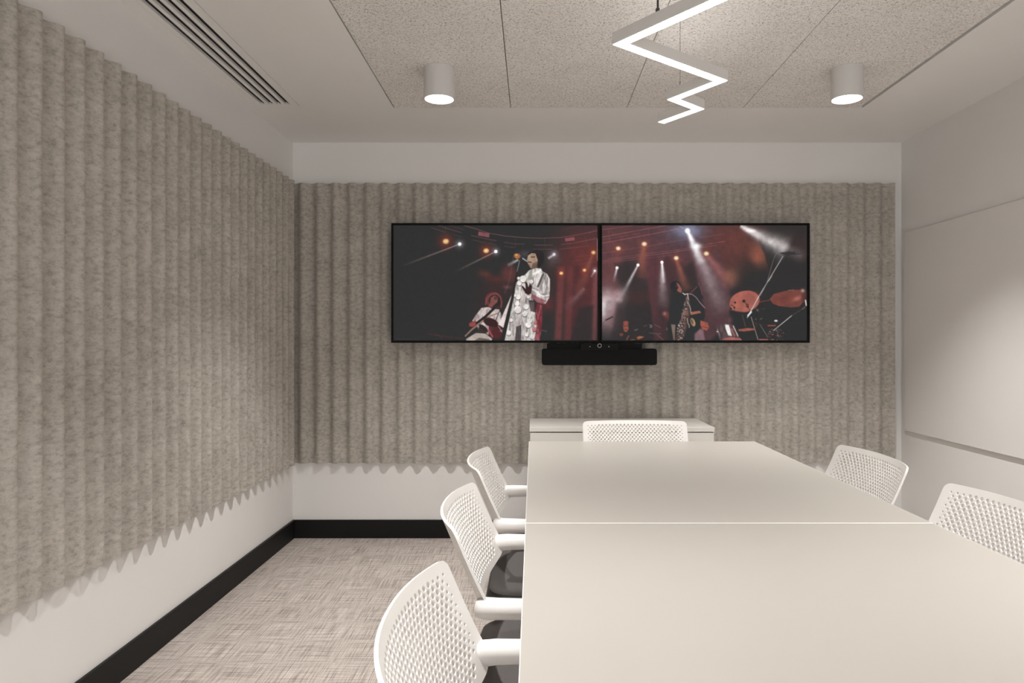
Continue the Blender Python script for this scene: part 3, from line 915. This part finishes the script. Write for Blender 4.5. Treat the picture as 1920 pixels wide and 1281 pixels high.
def screen_mat():
    m, nt, p = new_mat('lit_display')
    p.inputs['Base Color'].default_value = (0.004, 0.004, 0.004, 1)
    p.inputs['Roughness'].default_value = 0.5
    p.inputs['Specular IOR Level'].default_value = 0.08
    a = nt.nodes.new('ShaderNodeAttribute')
    a.attribute_name = 'picture'
    nt.links.new(a.outputs['Color'], p.inputs['Emission Color'])
    p.inputs['Emission Strength'].default_value = 1.0
    return m
M['display'] = screen_mat()

YT = 4.200
TVS = F / YT
px = lambda x: (x - 1000) / TVS
pz = lambda y: EYE + (638 - y) / TVS
def television(xa, xb, ia, ib, canvas, label):
    cx = (px(xa) + px(xb)) / 2
    t = thing('television', label, 'television', (cx, YT, pz(643)), 0, 'pair of wall screens showing one concert')
    x0, x1 = px(xa) - cx, px(xb) - cx
    h = pz(418.3) - pz(643)
    i0, i1 = px(ia) - cx, px(ib) - cx
    j0, j1 = pz(638.5) - pz(643), pz(422.6) - pz(643)
    b = bmesh.new()
    outer = [(x0, 0), (x1, 0), (x1, h), (x0, h)]
    inner = [(i0, j0), (i1, j0), (i1, j1), (i0, j1)]
    R = []
    for ring, y in ((outer, 0.045), (outer, 0.0015), ([(x0 + .0015, .0015), (x1 - .0015, .0015), (x1 - .0015, h - .0015), (x0 + .0015, h - .0015)], 0.0), (inner, 0.0), (inner, 0.006)):
        R.append([b.verts.new((x, y, z)) for x, z in ring])
    for a, c2 in zip(R, R[1:]):
        for i in range(4):
            j = (i + 1) % 4
            b.faces.new((a[i], a[j], c2[j], c2[i]))
    b.faces.new(R[0])
    obj('bezel', b, M['bezel'], t, recalc=True)
    me = screen_surface(canvas, i0, i1, j0, j1, 0.003)
    me.materials.append(M['display'])
    s = bpy.data.objects.new('screen', me)
    C.objects.link(s)
    s.parent = t
    m = (x0 + x1) / 2
    obj('wall_bracket', box(bmesh.new(), m - .2, m + .2, 0.045, YB - 0.0455 - YT, h / 2 - .1, h / 2 + .1), M['black_plastic'], t)
    return t
television(733.3, 1125.4, 737.6, 1120.4, paint_left(), 'left wall screen showing a singer in a white robe and a guitarist')
television(1125.9, 1518.6, 1129.0, 1513.2, paint_right(), 'right wall screen showing a saxophonist, drum kit and red stage lights')

# video bar
YV = 4.155
s_ = F / YV
vx = lambda x: (x - 1000) / s_
vz = lambda y: EYE + (638 - y) / s_
vc = vx(1124)
vb = thing('video_bar', 'black video conference soundbar mounted below the two screens', 'soundbar', (vc, YV, vz(685)))
w = (vx(1232) - vx(1016)) / 2
hh = vz(654) - vz(685)
def rr_box(w, h, rc, y0, y1, cz=0, ed=.003):
    bm = bmesh.new()
    rings = []
    for y, ins in ((y0, ed), (y0 + ed * .4, ed * .3), (y0 + ed, 0), (y1 - ed, 0), (y1, ed)):
        rings.append([(x, y, cz + z) for x, z in rrect(w - ins, h - ins, max(rc - ins, .001), 6)])
    loft(bm, rings)
    return bm
obj('speaker_body', rr_box(w, hh / 2, .014, 0, .085, hh / 2), M['bar_cloth'], vb)
up = box(bmesh.new(), vx(1026) - vc, vx(1205) - vc, .030, .08, hh - .004, vz(644) - vz(685))
obj('mount_plate', up, M['black_plastic'], vb)
cam = obj('camera_housing', rr_box((vx(1160) - vx(1088)) / 2, (vz(643.6) - vz(658)) / 2, .006, -0.006, .05, (vz(643.6) + vz(658)) / 2 - vz(685)), M['black_plastic'], vb)
zc = vz(648.3) - vz(685)
b = bmesh.new()
N = 40
rin, rout = 2.9 / s_, 4.0 / s_
A_ = [b.verts.new((rout * math.cos(2 * PI * i / N), -0.0068, zc + rout * math.sin(2 * PI * i / N))) for i in range(N)]
B_ = [b.verts.new((rin * math.cos(2 * PI * i / N), -0.0068, zc + rin * math.sin(2 * PI * i / N))) for i in range(N)]
A2 = [b.verts.new(v.co + Vector((0, .001, 0))) for v in A_]
B2 = [b.verts.new(v.co + Vector((0, .001, 0))) for v in B_]
for i in range(N):
    j = (i + 1) % N
    b.faces.new((A_[i], A_[j], B_[j], B_[i]))
    b.faces.new((A_[i], A2[i], A2[j], A_[j]))
    b.faces.new((B_[i], B_[j], B2[j], B2[i]))
o = obj('lens_ring', b, M['grey_ring'], cam)
o['label'] = 'light grey ring'
for x in (1106, 1141.5):
    b = bmesh.new()
    bmesh.ops.create_uvsphere(b, u_segments=16, v_segments=8, radius=1.1 / s_)
    for v in b.verts:
        v.co = Vector((v.co.x + vx(x) - vc, v.co.y * .3 - .0062, v.co.z + vz(650) - vz(685)))
    obj('microphone_dot', b, M['grey_ring'], cam)

# ------------------------------------------------------------------ sideboard
sb = thing('sideboard', 'low white storage cabinet against the far wall, behind the end chair', 'cabinet', (0.472, 3.80, 0))
hw_ = 0.492
obj('carcass', box(bmesh.new(), -hw_ + .003, hw_ - .003, 0.022, 0.44, 0.06, 0.703, .001, 1), M['cabinet'], sb)
obj('top_panel', box(bmesh.new(), -hw_, hw_, 0.0, 0.442, 0.707, 0.731, .0015, 2), M['cabinet'], sb)
obj('plinth', box(bmesh.new(), -hw_ + .03, hw_ - .03, 0.06, 0.42, 0.0, 0.06), M['black_plastic'], sb)
for s in (-1, 1):
    b = box(bmesh.new(), min(s * .0015, s * (hw_ - .003)), max(s * .0015, s * (hw_ - .003)), 0.003, 0.021, 0.065, 0.702, .001, 1)
    d = obj('door', b, M['cabinet'], sb)
    obj('handle', box(bmesh.new(), min(s * .03, s * .045), max(s * .03, s * .045), -0.015, 0.003, 0.50, 0.64, .002, 1), M['alu'], d)

# ------------------------------------------------------------------ tables
TBX0, TBX1, TBZ = -0.0195, 0.9985, 0.738
def meeting_table(y0, y1, label):
    t = thing('meeting_table', label, 'table', ((TBX0 + TBX1) / 2, (y0 + y1) / 2, 0), 0, 'white tables pushed end to end')
    hw, hl = (TBX1 - TBX0) / 2, (y1 - y0) / 2
    obj('tabletop', box(bmesh.new(), -hw, hw, -hl, hl, TBZ - .025, TBZ, .0012, 2), M['laminate'], t)
    b = bmesh.new()
    e = .0010
    R = [[(sx * (hw - i_), sy * (hl - i_), z_) for sx, sy in ((-1, -1), (1, -1), (1, 1), (-1, 1))] for i_, z_ in ((e, TBZ - .0245), (e, TBZ + .0001), (.0004, TBZ + .0001), (-.0003, TBZ - .0005), (-.0003, TBZ - .0245))]
    loft(b, R, cap=False)
    o_ = obj('edge_band', b, M['edge_band'], t)
    o_['label'] = 'thin brighter edge banding'
    obj('edge_beam', box(bmesh.new(), -.03, .03, -hl + .2, hl - .2, TBZ - .065, TBZ - .025, .002, 1), M['powder'], t)
    for s in (-1, 1):
        y = s * (hl - .33)
        lg = obj('leg', lathe(bmesh.new(), [(.0, .012), (.032, .012), (.032, TBZ - .066), (0, TBZ - .066)], 0, y, 32), M['powder'], t)
        obj('foot_plate', lathe(bmesh.new(), [(.0, 0), (.15, 0), (.15, .008), (.14, .012), (0, .012)], 0, y, 40), M['powder'], lg)
JY = F * (EYE - TBZ) / 343.0
meeting_table(JY - 1.433, JY - .0008, 'white meeting table nearest the viewer, in front of the thin joint line')
meeting_table(JY + .0008, F * (EYE - TBZ) / 190.0, 'white meeting table at the far end, beyond the thin joint line and before the cabinet')

# ------------------------------------------------------------------ chairs
def backrest_bm():
    P, R = 0.0177, 0.0099      # hole pitch across, staggered row spacing
    NC, NM = 26, 10
    HW, HV = 0.245, 0.1125     # outer half sizes (width, along slope)
    iw, ih = P * NC / 2, R * NM
    verts = {}
    bm = bmesh.new()
    def V(u, v):
        k = (round(u * 1e5), round(v * 1e5))
        if k not in verts:
            verts[k] = bm.verts.new((u, v, 0))
        return verts[k]
    def lerp(a, b_, t):
        return (a[0] + (b_[0] - a[0]) * t, a[1] + (b_[1] - a[1]) * t)
    for jj in range(0, 2 * NM + 1):
        cv = -ih + jj * R
        full = jj % 2 == 1
        for ii in range(NC if full else NC + 1):
            cu = -iw + (ii + .5) * P if full else -iw + ii * P
            cs = [(cu + P / 2, cv), (cu, cv + R), (cu - P / 2, cv), (cu, cv - R)]
            okc = [abs(a) < iw + 1e-6 and abs(b_) < ih + 1e-6 for a, b_ in cs]
            if all(okc):
                bd = []
                for q in range(4):
                    for t in (0, 1 / 3, 2 / 3):
                        bd.append(lerp(cs[q], cs[(q + 1) % 4], t))
                bv = [V(*q) for q in bd]
                eu = (iw - abs(cu)) / P          # columns from the side
                ev = ih - cv
                rad = 0.0049
                if eu < .8:
                    rad = 0.0026
                elif eu < 1.3:
                    rad = 0.0034
                elif eu < 1.8:
                    rad = 0.0042
                if eu < 2.8 and (cv > ih - 1.5 * R):
                    rad = min(rad, 0.003)
                if eu < 1.8 and cv < -ih + 3.5 * R:
                    bm.faces.new(bv)
                    continue
                h1, h2 = [], []
                for q in bd:
                    a = math.atan2(q[1] - cv, q[0] - cu)
                    h1.append(bm.verts.new((cu + (rad + .0008) * math.cos(a), cv + (rad + .0008) * math.sin(a), 0)))
                    h2.append(bm.verts.new((cu + rad * math.cos(a), cv + rad * math.sin(a), -.0009)))
                for k in range(12):
                    m_ = (k + 1) % 12
                    bm.faces.new((bv[k], bv[m_], h1[m_], h1[k]))
                    bm.faces.new((h1[k], h1[m_], h2[m_], h2[k]))
            else:
                # border filler: the part of the diamond inside the rectangle
                pts = []
                for q in range(4):
                    a, b_ = cs[q], cs[(q + 1) % 4]
                    if okc[q] and okc[(q + 1) % 4]:
                        seg = [lerp(a, b_, t) for t in (0, 1 / 3, 2 / 3, 1)]
                        pts += seg if not pts or pts[-1] != seg[0] else seg[1:]
                # order around and add the centre on the border
                uniq = []
                for p_ in pts + [(cu, cv)]:
                    if not any(abs(p_[0] - w_[0]) < 1e-7 and abs(p_[1] - w_[1]) < 1e-7 for w_ in uniq):
                        uniq.append(p_)
                mx = sum(p_[0] for p_ in uniq) / len(uniq); my = sum(p_[1] for p_ in uniq) / len(uniq)
                mx += (0 - mx) * 1e-4
                uniq.sort(key=lambda p_: math.atan2(p_[1] - my, p_[0] - mx))
                bm.faces.new([V(*p_) for p_ in uniq])
    # margin loop
    loop = []
    for i in range(NC * 2):
        loop.append((-iw + P / 2 * i, -ih))
    for i in range(NM * 2):
        loop.append((iw, -ih + R * i))
    for i in range(NC * 2):
        loop.append((iw - P / 2 * i, ih))
    for i in range(NM * 2):
        loop.append((-iw, ih - R * i))
    def outer(u, v, a, b_):
        x, y = u * a / iw, v * b_ / ih
        rc = 0.018 if y > 0 else 0.034
        rc = rc - (HW - a)
        if abs(x) > a - rc and abs(y) > b_ - rc:
            cx, cy = math.copysign(a - rc, x), math.copysign(b_ - rc, y)
            d = Vector((x - cx, y - cy))
            if d.length > 1e-9:
                d = d.normalized() * rc
            x, y = cx + d.x, cy + d.y
        return x, y
    rings = [[V(*q) for q in loop]]
    for a_in in (0.010, 0.003, 0.0):
        rings.append([bm.verts.new((*outer(u, v, HW - a_in, HV - a_in), 0)) for u, v in loop])
    n = len(loop)
    for A, B in zip(rings, rings[1:]):
        for i in range(n):
            j = (i + 1) % n
            bm.faces.new((A[i], A[j], B[j], B[i]))
    bmesh.ops.recalc_face_normals(bm, faces=bm.faces[:])
    bm.normal_update()
    if sum(f.normal.z for f in bm.faces) < 0:
        bmesh.ops.reverse_faces(bm, faces=bm.faces[:])
    # thickness: duplicate, flip, bridge boundary edges
    TH = 0.0060
    boundary = [e for e in bm.edges if len(e.link_faces) == 1]
    outer_set = set(rings[-1])
    ov = list(bm.verts)
    of = list(bm.faces)
    mp = {}
    for v in ov:
        mp[v] = bm.verts.new((v.co.x, v.co.y, -TH - v.co.z))
    for f in of:
        bm.faces.new([mp[v] for v in reversed(f.verts)])
    for e in boundary:
        f = e.link_faces[0]
        for lp in f.loops:
            if lp.edge == e:
                a, b_ = lp.vert, lp.link_loop_next.vert
                break
        bm.faces.new((b_, a, mp[a], mp[b_]))
    # bend: u -> x, v -> along slope, z -> towards the sitter (-y)
    zt, lean = 0.810, math.radians(22)
    L = 2 * HV
    ztop = zt
    for v in bm.verts:
        u, s, w = v.co
        rim = 0.0
        su = (u / HW)
        bulge = 0.050 * (1 - abs(su) ** 2.2)
        dn = HV - s                       # distance down from the top
        z = ztop - dn * math.cos(lean) + 0.028 * abs(su) ** 4 * (dn / L) ** 2
        y = 0.270 - dn * math.sin(lean) + bulge * (1 - 0.15 * dn / L)
        # normal approx for thickness
        sl = -0.050 * 2.2 * abs(su) ** 1.2 * math.copysign(1, su) / HW
        nx, ny, nz = sl, -1.0, math.tan(lean)
        ln = math.sqrt(nx * nx + ny * ny + nz * nz)
        nx, ny, nz = nx / ln, ny / ln, nz / ln
        v.co = Vector((u + nx * w, y + ny * w, z + nz * w))
    return bm

def chair_arm(s):
    b = bmesh.new()
    pts = [(s * .232, .224, .644), (s * .238, .208, .644), (s * .243, .18, .645), (s * .245, .10, .645), (s * .245, .0, .644), (s * .245, -.10, .642), (s * .245, -.15, .640), (s * .245, -.175, .636)]
    tube(b, pts, [.018, .0215, .0225, .0225, .0215, .021, .019, .012], 24, ry=[.020, .0225, .0215, .0195, .018, .017, .015, .009])
    return b

def seat_part(w, d, z0, z1, rc, cy):
    b = bmesh.new()
    rings = []
    h = z1 - z0
    for ins, z in ((.02, z0), (.006, z0 + h * .15), (0, z0 + h * .45), (.004, z0 + h * .75), (.014, z0 + h * .93), (.03, z1 - .002), (.08, z1), (.14, z1 + .001)):
        rings.append([(x, y + cy, z) for x, y in rrect(w - ins, d - ins, max(rc - ins * .8, .01), 8)])
    return loft(b, rings)

CHAIR_GROUP = 'white perforated chairs around the tables'
def make_chair(label):
    t = thing('conference_chair', label, 'chair', (0, 0, 0), 0, CHAIR_GROUP)
    o = obj('backrest', backrest_bm(), M['chair_plastic'], t, recalc=False)
    sharp_edges(o, 40)
    for s in (-1, 1):
        obj('armrest', chair_arm(s), M['chair_plastic'], t, smooth=True)
    o = obj('seat_cushion', seat_part(.228, .228, .418, .452, .075, .018), M['fabric'], t, smooth=True)
    o['label'] = 'charcoal grey fabric seat pad'
    o = obj('seat_shell', seat_part(.236, .238, .384, .434, .080, .018), M['seat_shell'], t, smooth=True)
    o['label'] = 'black plastic seat shell'
    for s in (-1, 1):
        path = arc_path([(s * .245, .12, .630), (s * .245, -.19, .624), (s * .245, -.24, .012), (s * .245, .19, .012), (s * .215, .205, .012)], .06, 8)
        lg = obj('leg', tube(bmesh.new(), path, .0115, 16), M['powder'], t, smooth=True)
    obj('crossbar', tube(bmesh.new(), [(-.215, .205, .012), (.215, .205, .012)], .0115, 16), M['powder'], t, smooth=True)
    obj('seat_support', tube(bmesh.new(), [(-.245, -.212, .372), (-.2, -.16, .374), (.2, -.16, .374), (.245, -.212, .372)], .011, 16), M['powder'], t, smooth=True)
    return t

def dup(root, loc, rz, label):
    r = root.copy()
    C.objects.link(r)
    r.location = loc
    r.rotation_euler = (0, 0, rz)
    r['label'] = label
    for ch in list(root.children):
        c2 = ch.copy()
        C.objects.link(c2)
        c2.parent = r
    return r

c0 = make_chair('white perforated chair on the left side, nearest the viewer and cut by the frame bottom')
c0.location = (0.115, 1.018, 0)
c0.rotation_euler = (0, 0, PI / 2)
bpy.context.view_layer.update()
dup(c0, (0.110, 1.705, 0), PI / 2, 'white perforated chair in the middle of the three on the left side')
dup(c0, (0.110, 2.360, 0), PI / 2, 'white perforated chair on the left side, farthest from the viewer near the far wall')
dup(c0, (0.481, 3.120, 0), 0, 'white perforated chair at the head of the table in front of the cabinet')
dup(c0, (0.858, 2.402, 0), -PI / 2, 'white perforated chair on the right side, farther one beside the felt panel end')
dup(c0, (0.848, 1.694, 0), -PI / 2, 'right side white perforated chair below the whiteboard, cut by the frame edge')

# ------------------------------------------------------------------ downlights
SPOT = []
def downlight(x, y, label):
    z = CEIL
    t = thing('downlight', label, 'ceiling light', (x, y, z), 0, 'round surface mounted downlights')
    R0, H = 0.068, 0.136
    obj('housing', lathe(bmesh.new(), [(0, 0), (R0 - .001, 0), (R0, -.001), (R0, -H + .001), (R0 - .001, -H), (R0 - .005, -H), (R0 - .007, -H + .004), (R0 - .009, -H + .02)], n=64), M['metal_white'], t, recalc=True)
    o = obj('lamp', lathe(bmesh.new(), [(0, -H + .006), (.045, -H + .006), (R0 - .008, -H + .012), (0, -H + .02)], n=48), M['lamp_disc'], t)
    o['label'] = 'glowing round lens'
    l = bpy.data.lights.new('beam', 'SPOT')
    l.energy = 120
    l.color = (1.0, 0.982, 0.958)
    l.spot_size = math.radians(100)
    l.spot_blend = 0.9
    l.shadow_soft_size = 0.03
    lo = bpy.data.objects.new('beam', l)
    C.objects.link(lo)
    lo.parent = t
    lo.location = (0, 0, -H - 0.002)
    SPOT.append(l)
downlight(-0.414, 3.145, 'white cylinder downlight on the left ceiling boards, lit')
downlight(1.380, 3.145, 'white cylinder downlight on the right ceiling boards, lit')
for y in (1.30, -0.55):
    for x in (-0.414, 1.380):
        downlight(x, y, 'white cylinder downlight above and behind the camera')

# ------------------------------------------------------------------ zigzag pendant
H_ = 0.90
PZ = EYE + H_
tips = []
for x, y in ((1240, 228.5), (1323.5, 204), (1247.5, 187), (1367, 151), (1146.5, 83.5)):
    dy = 638 - y
    tips.append(Vector(((x - 1000) * H_ / dy, F * H_ / dy)))
a, e = tips[-1], Vector((353 * H_ / 638, F * H_ / 638))
d = (e - a).normalized()
tips.append(a + d * 0.58)
tips.append(tips[-1] + Vector((-.42, -.34)))  # further segment out of view, added for its light
W, BHGT = 0.036, 0.036
cl = []
for i, p in enumerate(tips):
    if 0 < i < len(tips) - 1:
        u = (tips[i - 1] - p).normalized(); v = (tips[i + 1] - p).normalized()
        th = u.angle(v)
        bis = (u + v).normalized()
        cl.append(p + bis * (W / 2 / math.sin(th / 2)))
    else:
        cl.append(p.copy())
cl[0] = cl[0] + Vector((0, .012))
pend = thing('pendant_light', 'white zigzag LED bar lamp hanging over the table', 'pendant light', (0, 0, PZ))
def ribbon(width, z0, z1, ends=0.0):
    """mitred zigzag bar"""
    bm = bmesh.new()
    L, Rr = [], []
    pts = [c2.copy() for c2 in cl]
    pts[0] = pts[0] + (pts[1] - pts[0]).normalized() * ends
    pts[-1] = pts[-1] + (pts[-2] - pts[-1]).normalized() * ends
    for i, p in enumerate(pts):
        if i == 0:
            t = (pts[1] - p).normalized(); nrm = Vector((-t.y, t.x)); k = 1
        elif i == len(pts) - 1:
            t = (p - pts[i - 1]).normalized(); nrm = Vector((-t.y, t.x)); k = 1
        else:
            t1 = (p - pts[i - 1]).normalized(); t2 = (pts[i + 1] - p).normalized()
            n1 = Vector((-t1.y, t1.x)); n2 = Vector((-t2.y, t2.x))
            nrm = (n1 + n2).normalized()
            k = 1 / nrm.dot(n1)
        L.append(p + nrm * k * width / 2)
        Rr.append(p - nrm * k * width / 2)
    sec = []
    for l_, r_ in zip(L, Rr):
        sec.append([bm.verts.new((l_.x, l_.y, z0)), bm.verts.new((r_.x, r_.y, z0)), bm.verts.new((r_.x, r_.y, z1)), bm.verts.new((l_.x, l_.y, z1))])
    for a_, b_ in zip(sec, sec[1:]):
        for k in range(4):
            j = (k + 1) % 4
            bm.faces.new((a_[k], a_[j], b_[j], b_[k]))
    bm.faces.new(sec[0]); bm.faces.new(sec[-1][::-1])
    return bm
obj('lamp_body', ribbon(W, 0.0, BHGT), M['metal_white'], pend)
o = obj('light_strip', ribbon(W - .005, -0.0015, 0.002, .003), M['led'], pend)
o['label'] = 'glowing white diffuser strip'
M['ceiling_fill'] = emit_mat('ceiling_fill_strip', (255, 253, 251), 6.0)  # unseen glowing strip added on top of the bar to brighten the ceiling
o = obj('ceiling_fill_strip', ribbon(.022, BHGT - .001, BHGT + .0015, .003), M['ceiling_fill'], pend)
def on_bar(i, t):
    p = cl[i].lerp(cl[i + 1], t)
    return p
def hang(p, r, mat, name):
    zc = CEIL - PZ
    b = tube(bmesh.new(), [(p.x, p.y, BHGT), (p.x, p.y, zc)], r, 8)
    w_ = obj(name, b, mat, pend)
    f = lathe(bmesh.new(), [(0, BHGT), (max(r * 2.2, .004), BHGT), (max(r * 1.8, .003), BHGT + .018), (r, BHGT + .02)], p.x, p.y, 12)
    obj('gripper', f, mat, w_)
# thin wire on the segment between second and third corners from the far end; x of the wire ~1275
def find(i, xpx):
    best = None
    for k in range(201):
        q = on_bar(i, k / 200)
        xx = 1000 + F * q.x / q.y
        if best is None or abs(xx - xpx) < best[0]:
            best = (abs(xx - xpx), q)
    return best[1]
hang(find(2, 1275), .0008, M['wire'], 'suspension_wire')
hang(find(4, 1234), .0032, M['cord'], 'power_cord')
hang(on_bar(5, .8), .0008, M['wire'], 'suspension_wire')

# ------------------------------------------------------------------ world, camera
w = bpy.data.worlds.new('room_world')
bpy.context.scene.world = w
w.use_nodes = True
w.node_tree.nodes['Background'].inputs['Color'].default_value = (0.97, 0.985, 1.0, 1)
w.node_tree.nodes['Background'].inputs['Strength'].default_value = 2.7  # soft fill entering through the added opening behind the camera
cam_d = bpy.data.cameras.new('camera')
cam_d.sensor_width = 36
cam_d.lens = F / 1920 * 36
cam_d.shift_x = -40 / 1920
cam_d.shift_y = -2.5 / 1920
cam_d.clip_start = 0.02
co = bpy.data.objects.new('camera', cam_d)
C.objects.link(co)
co.location = (0, 0, EYE)
co.rotation_euler = (PI / 2, 0, 0)
sc = bpy.context.scene
sc.camera = co
sc.view_settings.view_transform = 'Standard'
sc.view_settings.look = 'None'
sc.view_settings.gamma = 1
sc.view_settings.use_curve_mapping = False
sc.view_settings.exposure = 0.19
